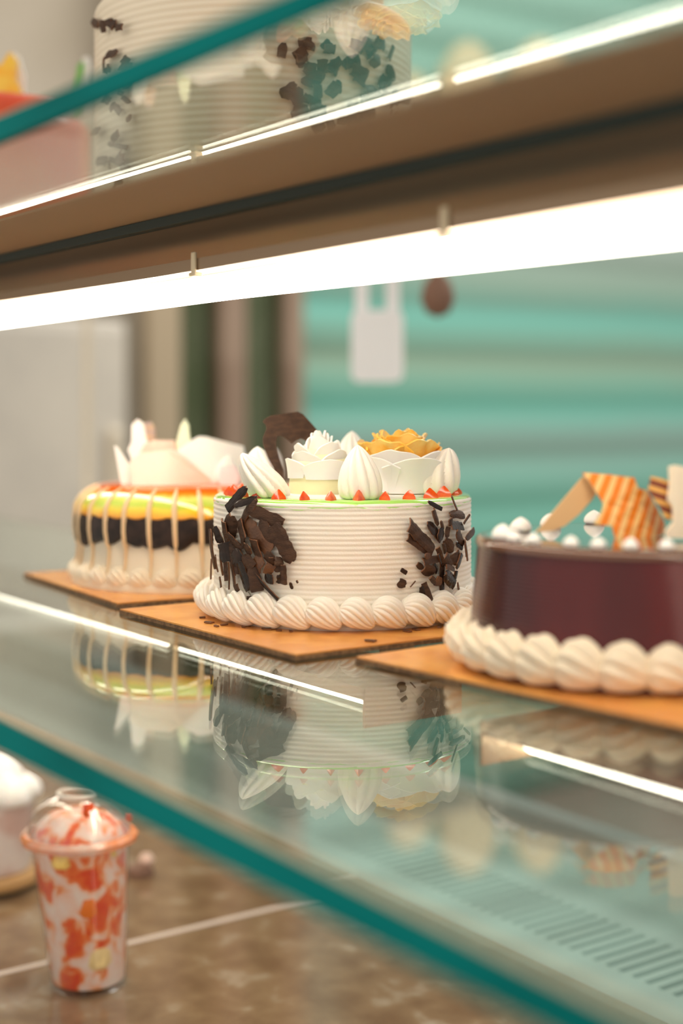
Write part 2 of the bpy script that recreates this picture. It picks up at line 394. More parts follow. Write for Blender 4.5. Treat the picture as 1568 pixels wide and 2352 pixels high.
tag(MB().box(X0 + .06, X1 - .06, .338, .69, Z_UPB - .0015, Z_UPB - .0002).build('under_shelf_panel', M['panel'], smooth=False), 'brown metal panel lining the underside of the upper glass shelf behind the dark rail', 'panel')

# ------------------------------------------------------------------ cake boards
def make_board(cx, cy, w_, d_, rz, z, label, group, th=.0032):
    root = empty('cake_board', (cx, cy, z), rz); tag(root, label, 'cake board', group)
    MB().box(-w_ / 2, w_ / 2, -d_ / 2, d_ / 2, 0, th * .72).build('cardboard_core', M['card_edge'], root, smooth=False)
    MB().box(-w_ / 2 + .0004, w_ / 2 - .0004, -d_ / 2 + .0004, d_ / 2 - .0004, th * .72, th).build('gold_foil', M['board'], root, smooth=False)
    return root
BT = .0032
GB = 'gold cake boards on the middle shelf'
make_board(-1.02, .569, .215, .215, math.radians(-5), Z_LO, 'gold cardboard cake board under the striped chocolate dripped cake', GB)
make_board(-.7835, .552, .222, .222, 0, Z_LO, 'gold cardboard cake board under the white cake with chocolate shavings', GB)
make_board(-.540, .584, .232, .222, math.radians(4), Z_LO, 'gold cardboard cake board under the purple glazed cake', GB)

# ------------------------------------------------------------------ piped cream shapes
def kiss_mesh(R, H, ridges=9, twist=.6, depth=.10, n_z=22, lean=0.0, leandir=0.0):
    m_ = MB(); n = ridges * 8; prof = []
    for j in range(n_z + 1):
        t_ = j / n_z
        r = R * (math.sqrt(max(0, 1 - (1 - t_ / .22) ** 2)) * .22 + .78 if t_ < .22 else (cos((t_ - .22) / .78 * PI / 2) ** .68))
        prof.append((max(r, R * .015), t_ * H))
    def rf(r, z, a):
        t_ = z / H
        k = abs(cos(ridges / 2 * (a + twist * t_)))
        return r * (1 - depth + depth * 1.3 * k), z
    m_.lathe(prof, n, rf)
    if lean:
        m_.v = [(x + lean * (z / H) ** 1.5 * cos(leandir), y + lean * (z / H) ** 1.5 * sin(leandir), z) for x, y, z in m_.v]
    return m_
def shell_mesh(L, W, Hh, ridges=11):
    """one shell of a piped border: ridges run from tail to tail along local x"""
    m_ = MB(); nu, nv = 18, ridges * 6; vs = []
    for j in range(nu + 1):
        u = j / nu; x = -cos(u * PI)
        rr = math.sqrt(max(0, 1 - x * x)) ** .9 * (1 - .22 * x)
        for i in range(nv):
            a = 2 * PI * i / nv + .5 * x
            k = .86 + .2 * abs(cos(ridges / 2 * (a - .5 * x)))
            y = rr * k * cos(a) * W; z = rr * k * sin(a) * Hh
            vs.append((x * L, y, z + .25 * Hh * (1 - x * x)))
    fs = [(j * nv + i, j * nv + (i + 1) % nv, (j + 1) * nv + (i + 1) % nv, (j + 1) * nv + i) for j in range(nu) for i in range(nv)]
    return m_.add(vs, fs)
def shell_border(root, R, n, L, W, Hh, mat, z=0, tilt=.45, phase=0, ridges=11):
    first = None
    for k in range(n):
        a = 2 * PI * k / n + phase
        loc = (R * cos(a), R * sin(a), z + Hh * 1.12)
        rot = Matrix.Rotation(a + PI / 2, 4, 'Z') @ Matrix.Rotation(tilt, 4, 'Y')
        sc = 1 + .05 * sin(k * 5.3)
        if first is None:
            sm_ = shell_mesh(L, W, Hh, ridges); tm = Matrix.Rotation(tilt, 3, 'Y')
            zoff = -min((tm @ Vector(v)).z for v in sm_.v) * 1.05 + .0003
            loc = (loc[0], loc[1], z + zoff)
            first = sm_.build('cream_shell', mat, root, loc, rot.to_euler()); o = first
        else:
            loc = (loc[0], loc[1], z + zoff); o = dup(first, root, loc, rot.to_euler())
        o.scale = (sc, 1, sc)
def petal_mesh(r, aw, h0, h1, flare=.3, point=.2, th=.0012, ruffle=0, seed=0):
    """a sheet of cream wrapped part way round an upright axis, flaring outward"""
    ni, nj = 15, 8; g = []
    for j in range(nj):
        v = j / (nj - 1); row = []
        for i in range(ni):
            u = i / (ni - 1) * 2 - 1
            a = u * aw * (.86 + .14 * v) / 2
            top = h1 * (1 - .16 * abs(u) ** 3) + point * .004 * (1 - abs(u))
            rr = r * (1 + flare * v ** 2.2) + ruffle * sin(u * 7 + seed) * v * v
            z = h0 + (top - h0) * v + ruffle * .6 * cos(u * 9 + seed) * v
            row.append(Vector((rr * cos(a), rr * sin(a), z)))
        g.append(row)
    return MB().sheet(g, th)
def rose(root, name, x, y, z, layers, base=None, mats=None):
    rt = base.build(name, M['lemon'], root, (x, y, z)) if base else None
    for (r, n, aw, h0, h1, fl, pt, mat, ruf, ph) in layers:
        for k in range(n):
            pm = petal_mesh(r, aw, h0, h1, fl, pt, .0013, ruf, k * 1.7 + r * 90)
            pm.build('petal', mat, rt, (0, 0, 0), (rnd.uniform(-.07, .07), rnd.uniform(-.07, .07), 2 * PI * k / n + ph))
    return rt

# ------------------------------------------------------------------ chocolate shavings stuck to a cake side
def shard_mesh(p0, p1, width, nrm, bow, seed, curl=0.0, th=.0009):
    """thin bowed flake from p0 to p1"""
    rr = random.Random(seed)
    ax = p1 - p0; L = ax.length; e1 = ax.normalized(); e2 = nrm.cross(e1).normalized(); n3 = e1.cross(e2)
    nj = max(5, int(L / .002)); nj = min(nj, 16); ni = 5; g = []
    ea = [rr.uniform(-.14, .14) for _ in range(nj)]; eb = [rr.uniform(-.14, .14) for _ in range(nj)]
    taper0 = rr.choice([.35, .8, 1.]); taper1 = rr.choice([.4, .9, 1.])
    for j in range(nj):
        v = j / (nj - 1); row = []
        tp = 1.0
        if v < .25: tp = taper0 + (1 - taper0) * math.sqrt(v / .25)
        if v > .8: tp = taper1 + (1 - taper1) * math.sqrt((1 - v) / .2)
        for i in range(ni):
            u = i / (ni - 1) * 2 - 1
            wj = width / 2 * tp * (1 + (ea[j] if u < 0 else eb[j]))
            end = (rr.uniform(-.06, .06) * width if j in (0, nj - 1) else 0)
            row.append(p0 + e1 * (v * L + end) + e2 * (u * wj) + n3 * (bow * width * (1 - u * u) + curl * L * sin(v * PI)))
        g.append(row)
    return MB().sheet(g, th, 0, 1)
def stick_shards(root, R, D, cx, ztop_row, scale, ox, oy, items, loc, seed0, gap=.0012, spread=.0045, dark=0.0, light=0.0):
    """items are measured flakes; each is laid on the round side of the cake"""
    inv = root.matrix_world.inverted() if False else None
    for k, (xa, ya, xb, yb, wz) in enumerate(items):
        rr = random.Random(seed0 + k)
        pts = []
        for (x, y, q) in ((xa, ya, 0), (xb, yb, 1)):
            px, py = ox + x / scale, oy + y / scale
            ro = R + gap + rr.uniform(.2, 1) * spread * (1.3 - .6 * q)
            s_ = (px - cx) / F * D / ro
            for _ in range(4):
                s_ = max(-.985, min(.985, s_)); d_ = D - ro * math.sqrt(1 - s_ * s_); s_ = (px - HX) / F * d_ / ro - (cx - HX) / F * D / ro
            s_ = max(-.985, min(.985, s_)); c_ = math.sqrt(1 - s_ * s_); d_ = D - ro * c_
            z = (HY - py) / F * d_ - loc[2]
            pts.append(Vector((ro * s_, -ro * c_, z)))
        mid = (pts[0] + pts[1]) / 2; nn = Vector((mid.x, mid.y, 0)).normalized()
        wid = wz / scale / F * (D - R) * 1.42
        if (pts[1] - pts[0]).length < .0012: pts[1] = pts[0] + Vector((.0015, 0, 0))
        tl = Matrix.Rotation(rr.uniform(-.5, .5), 3, (pts[1] - pts[0]).normalized())
        q = rr.random()
        mt = M['choc_light'] if q < light else (M['choc_dark'] if q > 1 - dark else M['choc'])
        sm = shard_mesh(pts[0], pts[1], wid, (tl @ nn).normalized(), rr.uniform(.05, .16), seed0 + k, rr.uniform(-.02, .05))
        sm.build('chocolate_shard', [mt, M['choc_edge']], root, smooth=False)

def plate(root, name, outline, D, th, mats, bend=0.0, tilt=0.0, org=None, yaw=0.0):
    """a slab of chocolate or wafer with a measured outline, standing at its own distance D, bent and turned"""
    P = [at(px, py, D) for px, py in outline]
    c = sum(P, Vector()) / len(P)
    loc3 = [(VR.dot(p - c), p.z - c.z) for p in P]
    # resample the outline
    pts = []
    for i in range(len(loc3)):
        a, b_ = loc3[i], loc3[(i + 1) % len(loc3)]
        n = max(1, int(math.hypot(b_[0] - a[0], b_[1] - a[1]) / .004))
        pts += [(a[0] + (b_[0] - a[0]) * k / n, a[1] + (b_[1] - a[1]) * k / n) for k in range(n)]
    import bmesh
    bm = bmesh.new()
    f = bm.faces.new([bm.verts.new((x, 0, z)) for x, z in pts])
    f.normal_update(); bmesh.ops.triangulate(bm, faces=[f], ngon_method='EAR_CLIP')
    bmesh.ops.subdivide_edges(bm, edges=[e_ for e_ in bm.edges if e_.calc_length() > .006], cuts=2, use_grid_fill=True)
    g = bmesh.ops.extrude_face_region(bm, geom=list(bm.faces))
    bmesh.ops.translate(bm, vec=(0, th, 0), verts=[v for v in g['geom'] if isinstance(v, bmesh.types.BMVert)])
    for v in bm.verts:
        x, y, z = v.co
        v.co.y = y + bend * x * x * 60 + tilt * z + yaw * x
    bmesh.ops.recalc_face_normals(bm, faces=bm.faces)
    me = bpy.data.meshes.new(name); bm.to_mesh(me); bm.free()
    ms = mats if isinstance(mats, (list, tuple)) else [mats]
    for m_ in ms: me.materials.append(m_)
    if len(ms) > 1:
        for p in me.polygons:
            if abs(p.normal.y) < .5: p.material_index = 1
    o = bpy.data.objects.new(name, me); COL.objects.link(o)
    o.parent = root; o.matrix_parent_inverse = Matrix()
    lp = c - root.location
    o.location = (VR.dot(lp), VD.dot(lp), lp.z)
    bv = o.modifiers.new('bevel', 'BEVEL'); bv.width = th * .2; bv.segments = 2; bv.limit_method = 'ANGLE'; bv.angle_limit = .9
    return o

def combed(R, H, pitch, amp, corner=.003, foot=0.0, taper=0.0):
    prof = []; z = 0
    while z < H - corner:
        ph = (z % pitch) / pitch
        prof.append((R + taper * (1 - z / H) - amp * (abs(cos(PI * ph)) ** 3), z)); z += pitch / 5
    for k in range(7):
        a = k / 6 * PI / 2
        prof.append((R - corner + corner * cos(a), H - corner + corner * sin(a)))
    prof.append((R * .6, H)); prof.append((.0001, H)); return prof

# ================================================================== middle cake
DC = .975
c = at(786, HY, DC); ZB = Z_LO + BT
HM = .0795; RM = .0880
cake = empty('white_cream_cake', (c.x, c.y, ZB), ROT)
tag(cake, 'white comb-striped cream cake with chocolate shavings on its sides and a green gel top', 'cake')
MB().lathe(combed(RM, HM, .0031, .00042, .0022), 160).build('cream_body', M['cream'], cake)
# green gel glaze on the top edge
gp = [(.060, HM + .0002), (.060, HM + .0012), (RM - .0035, HM + .0014), (RM - .0012, HM + .0004), (RM - .0004, HM - .0022), (RM - .0002, HM - .0034)]
MB().lathe([(r_, z_) for r_, z_ in gp], 128, lambda r_, z_, a: (r_ + (.0002 if z_ < HM - .002 else 0), z_ - (.0012 * (sin(a * 9) + sin(a * 23 + 1)) * .5 if z_ < HM - .001 else 0)), closed=False).build('green_gel', M['green_gel'], cake)
MB().lathe([(.0001, HM + .0002), (.064, HM + .0002), (.063, HM + .0024), (.0001, HM + .003)], 64).build('cream_top', M['cream_white'], cake)
shell_border(cake, .0910, 28, .0130, .0100, .0096, M['cream'], 0.0, .42, .1, ridges=14)
# red jelly drops
tri = MB(); nn_ = 9
vs = []
for j, (r_, z_) in enumerate(((.0042, 0), (.0038, .0018), (.0022, .004), (.0004, .0060))):
    for i in range(nn_):
        a = 2 * PI * i / nn_; k = 1 + .28 * cos(3 * a)
        vs.append((r_ * k * cos(a) * 1.05, r_ * k * sin(a) * .8, z_))
tri.add(vs, [(j * nn_ + i, j * nn_ + (i + 1) % nn_, (j + 1) * nn_ + (i + 1) % nn_, (j + 1) * nn_ + i) for j in range(3) for i in range(nn_)] + [tuple(range(3 * nn_, 4 * nn_))])
fj = None
for k in range(27):
    a = 2 * PI * k / 27 - .04
    loc = (.0765 * cos(a), .0765 * sin(a), HM + .0012); rz = a + rnd.uniform(-.5, .5)
    if fj is None: fj = tri.build('red_jelly_drop', M['red_gel'], cake, loc, (0, 0, rz))
    else: dup(fj, cake, loc, (0, 0, rz), [rnd.uniform(.85, 1.2)] * 3)
ZT = HM + .0015
# piped kisses round the top, some leaning outward
def kiss(root, x, y, z, R, H, lean, ld, mat, name='cream_kiss', twist=.6, depth=.17, ridges=10):
    return kiss_mesh(R, H, ridges, twist, depth, 22, lean, ld).build(name, mat, root, (x, y, z))
kiss(cake, .0115, -.062, ZT, .0137, .0345, -.0015, 0, M['cream'], twist=.35)
kiss(cake, -.0475, -.046, ZT, .0140, .0290, -.0175, 0, M['cream'], twist=.7)
kiss(cake, .0600, -.020, ZT, .0165, .0315, .0115, 0, M['cream'], twist=.7)
kiss(cake, .0070, .058, ZT, .0145, .0415, 0, 0, M['cream_white'])
kiss(cake, -.0560, .030, ZT, .0140, .0310, -.004, 0, M['cream_white'])
kiss(cake, .0560, .040, ZT, .0140, .0290, .003, 0, M['cream_white'])
# white rose on a pale lemon base
bs = MB().lathe([(.0208, 0), (.0214, .004), (.0208, .010), (.0204, .0205), (.018, .024), (.006, .032), (.0005, .036)], 48)
wr = rose(cake, 'white_rose', -.0148, -.018, ZT, [
    (.0208, 4, 1.75, .012, .0235, .06, .5, M['cream_white'], 0, .3),
    (.0165, 4, 1.7, .016, .0275, .12, .8, M['cream_white'], .0003, .9),
    (.0125, 4, 1.6, .020, .0320, .18, .9, M['cream_white'], .0003, .5),
    (.0085, 3, 2.0, .022, .0360, .20, .7, M['cream_white'], .0003, .2),
    (.0052, 3, 2.0, .024, .0395, .18, .5, M['cream_white'], 0, .6),
    (.0026, 3, 2.2, .026, .0420, .15, .3, M['cream_white'], 0, .1)], bs)
bs2 = MB().lathe([(.0270, 0), (.0280, .006), (.0260, .014), (.020, .022), (.006, .030), (.0005, .033)], 48)
orr = rose(cake, 'orange_tipped_rose', .0385, -.010, ZT, [
    (.0285, 5, 1.60, .002, .0225, .18, .9, M['cream_white'], .0006, .1),
    (.0245, 5, 1.65, .008, .0270, .20, .9, M['cream_white'], .0006, .75),
    (.0205, 5, 1.6, .016, .0345, .34, .2, M['orange_petal'], .0016, .4),
    (.0150, 4, 1.9, .020, .0390, .34, .1, M['orange_petal'], .0018, .2),
    (.0090, 3, 2.2, .024, .0425, .35, .1, M['orange_petal'], .0018, .8)], bs2)
S2 = 2.904
ol = [(125, 110), (145, 90), (180, 70), (270, 58), (360, 45), (395, 62), (420, 90), (455, 130), (480, 160), (508, 215), (490, 240), (480, 275), (430, 265), (405, 235), (380, 225), (345, 240), (320, 260), (300, 240), (270, 215), (245, 205), (220, 210), (212, 250), (215, 290), (228, 330), (240, 370), (262, 440), (262, 520), (232, 520), (200, 425), (165, 360), (140, 300), (128, 260), (125, 220), (150, 160), (148, 140)]
plate(cake, 'chocolate_curl', [(560 + x / S2, 930 + y / S2) for x, y in ol], 1.000, .0028, [M['choc'], M['choc_edge']], bend=.05, yaw=.15)
left_items = [(110,1250,100,1570,40),(250,1100,290,1500,110),(320,1250,340,1600,50),(370,1300,380,1730,25),(90,780,170,1400,170),(170,1200,210,1450,60),(300,1000,360,1300,150),(540,650,620,1000,200),(430,1350,470,1680,90),
 (880,640,1100,1060,140),(640,1000,700,1180,170),(760,950,850,1220,180),(620,1200,760,1400,180),(800,1240,900,1400,170),(950,1180,1100,1300,120),(1090,1300,1220,1300,100),(940,1380,1080,1440,140),(1080,1400,1200,1400,90),
 (430,560,380,900,180),(300,650,360,1000,150),(820,330,600,640,150),(660,130,360,480,110),(480,1100,560,1350,160),(420,1000,520,1500,200),(170,740,250,1000,110),(350,860,580,1110,110),
 (1080,720,1380,1300,190),(600,600,1040,1120,190),(690,470,1230,710,150),(470,420,830,310,80),(540,1300,680,1750,170),(760,1400,830,1760,150),(540,1130,1150,1890,50),
 (1010,1480,1010,1620,130),(1120,1560,1210,1560,110),(1230,1350,1240,1650,80),(1340,1620,1370,1720,35),(1440,1590,1460,1630,20),(670,1880,900,1890,70),(490,1900,580,1820,40),(1160,1940,1200,1950,30),(240,1550,260,1720,60),(480,1650,540,1790,70),(1040,1230,1060,1350,60),(560,820,600,1090,60)]
stick_shards(cake, RM, DC, 786, 0, 6.817, 470, 1100, left_items, (0, 0, ZB), 100, dark=.25, light=.10)
right_items = [(1240,850,1280,1150,90),(1260,800,1400,660,90),(1110,660,1210,900,110),(1090,880,1200,960,80),(900,820,1020,1020,150),(1060,1040,1100,1240,170),(1190,1060,1100,1320,130),(900,1100,1000,1270,120),(860,620,800,830,110),(600,540,830,800,130),
 (260,780,620,1020,120),(280,560,690,990,190),(700,300,780,560,110),(615,160,850,300,55),(1020,70,1130,340,50),(1010,570,1210,590,120),(980,390,1220,400,110),(1000,450,1000,570,90),(830,500,870,640,50),(960,600,930,790,60),(1330,390,1230,540,30),
 (870,880,910,1040,50),(560,1080,650,1120,80),(540,1200,800,1140,90),(540,1300,720,1370,150),(700,1220,760,1350,100),(430,1230,520,1310,70),(900,1400,1060,1560,180),(1100,1350,1040,1610,60),(930,1280,1060,1330,60),(780,960,890,1250,60),(790,1060,850,1330,35),(860,1250,850,1790,70),
 (740,1480,820,1580,120),(660,1460,750,1560,70),(150,1330,250,1390,50),(110,1540,230,1600,110),(310,1630,400,1525,12),(490,1620,620,1900,130),(540,1560,690,2000,80),(760,1830,930,2020,130),(1120,1560,1150,1710,50),(1080,1820,1160,1920,25),(240,1940,290,1930,55),(980,1630,1000,1640,15)]
stick_shards(cake, RM, DC, 786, 0, 7.467, 900, 1130, right_items, (0, 0, ZB), 300, dark=.45, light=.12)
# crumbs fallen on the board: each lies on the card, so each is a thing
for i, (px, py, s_) in enumerate([(465, 1420, .004), (480, 1432, .006), (497, 1440, .004), (515, 1437, .005), (560, 1442, .003), (612, 1447, .006), (640, 1450, .004), (668, 1452, .004), (850, 1474, .007), (935, 1452, .006), (955, 1448, .005), (1010, 1442, .005), (1030, 1440, .004)]):
    D_ = (-(ZB)) * F / (py - HY); p = at(px, py, D_)
    ang = rnd.uniform(0, PI); a = Vector((cos(ang), sin(ang), 0)) * s_ / 2
    o = shard_mesh(-a, a, s_ * rnd.uniform(.35, .7), Vector((0, 0, 1)), .08, 900 + i).build('chocolate_crumb', [M['choc'], M['choc_edge']], None, (p.x, p.y, ZB + .0006))
    tag(o, 'dark chocolate crumb fallen on the gold board at the foot of the white cake', 'chocolate crumb', 'chocolate crumbs on the gold board')

# ================================================================== striped cake, left
D1 = 1.161; R1 = .0935
c = at(443, HY, D1)
ck = empty('striped_drip_cake', (c.x, c.y, ZB), ROT)
tag(ck, 'cream cake with dark chocolate band, ivory stripes and yellow green glaze at left', 'cake')
MB().lathe([(.0975, 0), (.098, .004), (R1 - .0015, .012), (R1 - .002, .05), (R1 - .006, .060), (.07, .072), (.0001, .073)], 96).build('cream_body', M['cream_warm'], ck)
def scal(a): return .0030 * abs(sin(a * 15)) + .002 * sin(a * 7 + 1) + .0012 * sin(a * 19)
pr = [(R1 - .0016, .0365), (R1 + .0010, .0378), (R1 + .0024, .045), (R1 + .0022, .052), (R1 - .0005, .060), (R1 - .004, .0665)]
MB().lathe(pr, 180, lambda r_, z_, a: (r_, z_ - (scal(a) if z_ < .040 else 0)), closed=False).build('chocolate_glaze', M['choc_dark'], ck)
gl = zramp('fruit_glaze', [(0, (.55, .10, .005)), (.20, (.90, .38, .01)), (.42, (.95, .70, .04)), (.60, (.55, .72, .10)), (.80, (.80, .85, .22)), (.90, (.95, .35, .02)), (1, (.90, .16, .01))], .055, .0785, rough=.12, coat=.8, noise_amt=.006, nscale=70)
pr2 = [(R1 + .0000, .0560), (R1 + .0017, .0575), (R1 + .0004, .0625), (R1 - .003, .068), (R1 - .009, .0735), (R1 - .016, .0772), (R1 - .024, .0795), (.05, .080), (.0001, .080)]
MB().lathe(pr2, 180, lambda r_, z_, a: (r_, z_ - (.0022 * abs(sin(a * 17)) if z_ < .058 else 0)), closed=False).build('fruit_glaze', gl, ck)
ringpts = [(R1 - .016, .0770), (R1 - .009, .0734), (R1 - .003, .0680), (R1 + .0004, .0625), (R1 + .0012, .055), (R1 + .0014, .045), (R1 + .0004, .037), (R1 - .0012, .030), (R1 + .0, .020), (R1 + .002, .012)]
for k in range(30):
    a = 2 * PI * k / 30 + .05; wob = rnd.uniform(-.018, .018)
    pts = [((r_) * cos(a + wob * i / 5), (r_) * sin(a + wob * i / 5), z_) for i, (r_, z_) in enumerate(ringpts)]
    MB().tube(pts, [.0010, .0017, .0021, .0023, .0023, .0023, .0021, .0014, .0010, .0006], 8).build('ivory_drizzle', M['drip'], ck)
shell_border(ck, .0925, 30, .0112, .0075, .0080, M['cream_warm'], 0.0, .4, .2)
S5 = 3.336
def o5(l): return [(150 + x / S5, 940 + y / S5) for x, y in l]
for kx, ky, kr in ((.052, -.03, .010), (.062, .0, .011), (.03, -.045, .009)):
    kiss(ck, kx, ky, .0795, kr, kr * 2.6, .003, 0, M['cream_white'])
kiss(ck, -.036, -.02, .0795, .010, .022, -.003, 0, M['cream_white'])
plate(ck, 'white_chocolate_petal', o5([(365, 280), (400, 300), (470, 400), (540, 470), (560, 600), (470, 600), (430, 560), (400, 430)]), 1.12, .003, M['cream_white'], bend=.2, yaw=.3, tilt=.35)
plate(ck, 'white_chocolate_petal', o5([(500, 120), (545, 75), (590, 110), (620, 230), (660, 320), (600, 420), (520, 400), (480, 310), (505, 250)]), 1.15, .003, M['cream_white'], bend=.2, tilt=.35)
plate(ck, 'green_tinted_petal', o5([(880, 120), (910, 75), (940, 120), (955, 240), (960, 380), (860, 400), (850, 260)]), 1.15, .003, pbr('pale_green_chocolate', (.80, .88, .62), rough=.4, sss=.2), bend=.2, tilt=.35)
plate(ck, 'pink_cream_slice', o5([(600, 270), (660, 240), (820, 245), (840, 330), (850, 600), (560, 600), (560, 350)]), 1.14, .018, M['pink_cream'], bend=.1, tilt=.35)
plate(ck, 'cream_wedge', o5([(480, 400), (560, 340), (800, 310), (900, 380), (1150, 600), (640, 600), (500, 590)]), 1.10, .014, pbr('peach_cream', (.97, .86, .72), rough=.5, sss=.2), bend=.3, tilt=.35)
plate(ck, 'white_cream_leaf', o5([(830, 330), (960, 240), (1010, 210), (1070, 215), (1350, 290), (1360, 350), (1420, 370), (1400, 600), (1160, 600), (1000, 440)]), 1.13, .016, M['cream_white'], bend=.15, yaw=.2, tilt=.35)
plate(ck, 'pink_cream_slice', o5([(1180, 440), (1290, 430), (1340, 520), (1320, 610), (1180, 610)]), 1.105, .006, pbr('pale_pink_cream', (.93, .72, .72), rough=.5, sss=.2), bend=.2, tilt=.35)
plate(ck, 'speckled_chip', o5([(600, 110), (650, 95), (685, 140), (690, 250), (620, 330), (590, 200)]), 1.18, .003, pbr('speckled_chip', (.50, .42, .45), rough=.5, c2=(.75, .55, .30), nscale=160), bend=.1)

# ================================================================== purple cake, right
D3 = .778; R3 = .0850; H3 = .0695
c = at(1455, HY, D3)
pk = empty('purple_glazed_cake', (c.x, c.y, ZB), ROT)
tag(pk, 'purple mirror-glazed cake with striped wafer curls on top, nearest at right', 'cake')
MB().lathe(combed(R3, H3 - .003, .0021, .0003, .002, taper=.006), 160).build('purple_body', M['purple'], pk)
MB().lathe([(R3 - .0005, H3 - .0055), (R3 + .0012, H3 - .0045), (R3 + .0010, H3 - .002), (R3 - .0006, H3 - .0006), (R3 - .003, H3), (R3 - .006, H3 + .0002)], 160, closed=False).build('glaze_rim', M['rim_glaze'], pk)
MB().lathe([(R3 - .002, H3 - .004), (R3 - .0045, H3 + .0003), (.0001, H3 + .0003)], 160, closed=False).build('mirror_glaze', M['mirror_glaze'], pk)
shell_border(pk, .0905, 27, .0135, .0125, .0118, M['cream_warm'], 0.0, .06, .05, ridges=9)
km = kiss_mesh(.0058, .0078, 7, .3, .05, 12)
fk = None
def top_pt(px, py):
    zz = ZB + H3; D_ = -zz * F / (py - HY); p = at(px, py, D_) - pk.location
    return VR.dot(p), VD.dot(p)
drops = [(1141, 1240), (1196, 1222), (1164, 1245), (1211, 1251), (1282, 1262), (1360, 1265), (1447, 1268), (1540, 1267), (1264, 1212), (1364, 1204)]
for (px, py) in drops:
    x, y = top_pt(px, py)
    if math.hypot(x, y) > .078: s_ = .078 / math.hypot(x, y); x *= s_; y *= s_
    s_ = (1.05 if px in (1141, 1196, 1264, 1364) else .7)
    if fk is None: fk = km.build('white_drop', M['cream_white'], pk, (x, y, H3 + .0003)); fk.scale = (s_,) * 3
    else: dup(fk, pk, (x, y, H3 + .0003), (0, 0, px), (s_,) * 3)
plate(pk, 'plain_wafer_strip', [(1226, 1221), (1240, 1208), (1290, 1150), (1335, 1100), (1350, 1088), (1362, 1096), (1374, 1130), (1362, 1148), (1330, 1182), (1296, 1208), (1270, 1218)], .775, .0016, M['wafer_in'], bend=.0, yaw=.25)
plate(pk, 'striped_wafer_curl', [(1346, 1088), (1400, 1091), (1458, 1098), (1468, 1122), (1490, 1128), (1512, 1160), (1545, 1212), (1538, 1234), (1470, 1238), (1412, 1236), (1405, 1208), (1368, 1206), (1385, 1175), (1388, 1158), (1374, 1132), (1362, 1108)], .760, .0016, M['wafer'], bend=.45, tilt=.1)
plate(pk, 'dark_striped_wafer', [(1496, 1095), (1520, 1100), (1546, 1110), (1550, 1160), (1548, 1190), (1530, 1196), (1515, 1165), (1490, 1128)], .750, .0016, M['wafer_dark'], bend=.3)
plate(pk, 'white_chocolate_feather', [(1538, 1072), (1552, 1068), (1572, 1072), (1600, 1095), (1625, 1150), (1620, 1240), (1532, 1236), (1530, 1222), (1548, 1200), (1546, 1165), (1535, 1150), (1540, 1110)], .742, .004, M['cream_warm'], bend=.3)

# ================================================================== upper shelf
make_board(-.93, .582, .275, .275, 0, Z_UP, 'gold cardboard cake board under the tall white cake on the upper shelf', 'gold cake boards on the upper shelf')
make_board(-1.33, .575, .25, .26, 0, Z_UP, 'gold cardboard cake board under the red glazed cake on the upper shelf', 'gold cake boards on the upper shelf')
make_board(-.475, .570, .62, .26, 0, Z_UP, 'long empty cardboard tray on the right of the upper shelf', 'gold cake boards on the upper shelf')
ZB2 = Z_UP + BT
DA = 1.09; RA = .1205; HA = .167
c = at(583, HY, DA)
tk = empty('tall_white_cake', (c.x, c.y, ZB2), ROT)
tag(tk, 'tall white comb-striped cake with dark chocolate flakes on the upper shelf', 'cake')
MB().lathe(combed(RA, HA, .0050, .0007, .008), 160).build('cream_body', M['cream_warm'], tk)
itemsL, itemsR = [], []
r2 = random.Random(5)
for k in range(34):
    px, py = r2.gauss(262, 22), r2.uniform(50, 410)
    px = 215 + abs(px - 215); a = r2.uniform(0, PI); l = r2.uniform(12, 30)
    px = min(px, 305 - 0.1 * (py - 50) if py < 200 else 300)
    itemsL.append((px - cos(a) * l / 2, py - sin(a) * l / 2, px + cos(a) * l / 2, py + sin(a) * l / 2, r2.uniform(8, 16)))
for k in range(64):
    px, py = r2.uniform(648, 920), r2.uniform(62, 255)
    px = max(640, min(925, px)); py = max(70, min(260, py)); a = r2.uniform(0, PI); l = r2.uniform(20, 44)
    itemsR.append((px - cos(a) * l / 2, py - sin(a) * l / 2, px + cos(a) * l / 2, py + sin(a) * l / 2, r2.uniform(14, 26)))
stick_shards(tk, RA, DA, 583, 0, 1, 0, 0, itemsL, (0, 0, ZB2), 500, dark=.1, light=.1)
stick_shards(tk, RA, DA, 583, 0, 1, 0, 0, itemsR, (0, 0, ZB2), 600, dark=.5)
shell_border(tk, .118, 30, .0150, .010, .010, M['cream_warm'], 0.0, .4, .2)
for k in range(8):
    a = 2 * PI * k / 8 + .3
    kiss(tk, .085 * cos(a), .085 * sin(a), HA, .022, .032, 0, 0, M['cream_warm'])
DR = 1.36; c = at(-30, HY, DR); RR = .0975; HR = .150
rk = empty('red_glazed_cake', (c.x, c.y, ZB2), ROT)
tag(rk, 'red-orange glazed cake with mango slices on top, at left on the upper shelf', 'cake')
MB().lathe([(RR, 0)] + [(RR, HR * k / 10) for k in range(1, 10)] + [(RR, HR - .012), (RR - .002, HR - .005), (RR - .008, HR), (.0001, HR)], 96).build('red_body', M['red_glaze'], rk)
shell_border(rk, .098, 26, .0125, .010, .010, M['cream_warm'], 0, .4, .1)
plate(rk, 'mango_slice', [(-30, 130), (0, 150), (22, 118), (35, 135), (30, 175), (45, 205), (42, 240), (-30, 240)], 1.32, .012, M['mango'], bend=.2)
plate(rk, 'white_cream_leaf', [(30, 118), (42, 128), (54, 170), (52, 240), (36, 240), (38, 180)], 1.335, .008, M['cream_white'], bend=.2)
plate(rk, 'kiwi_slice', [(178, 148), (190, 140), (190, 175), (182, 240), (165, 240)], 1.36, .006, M['leaf'])
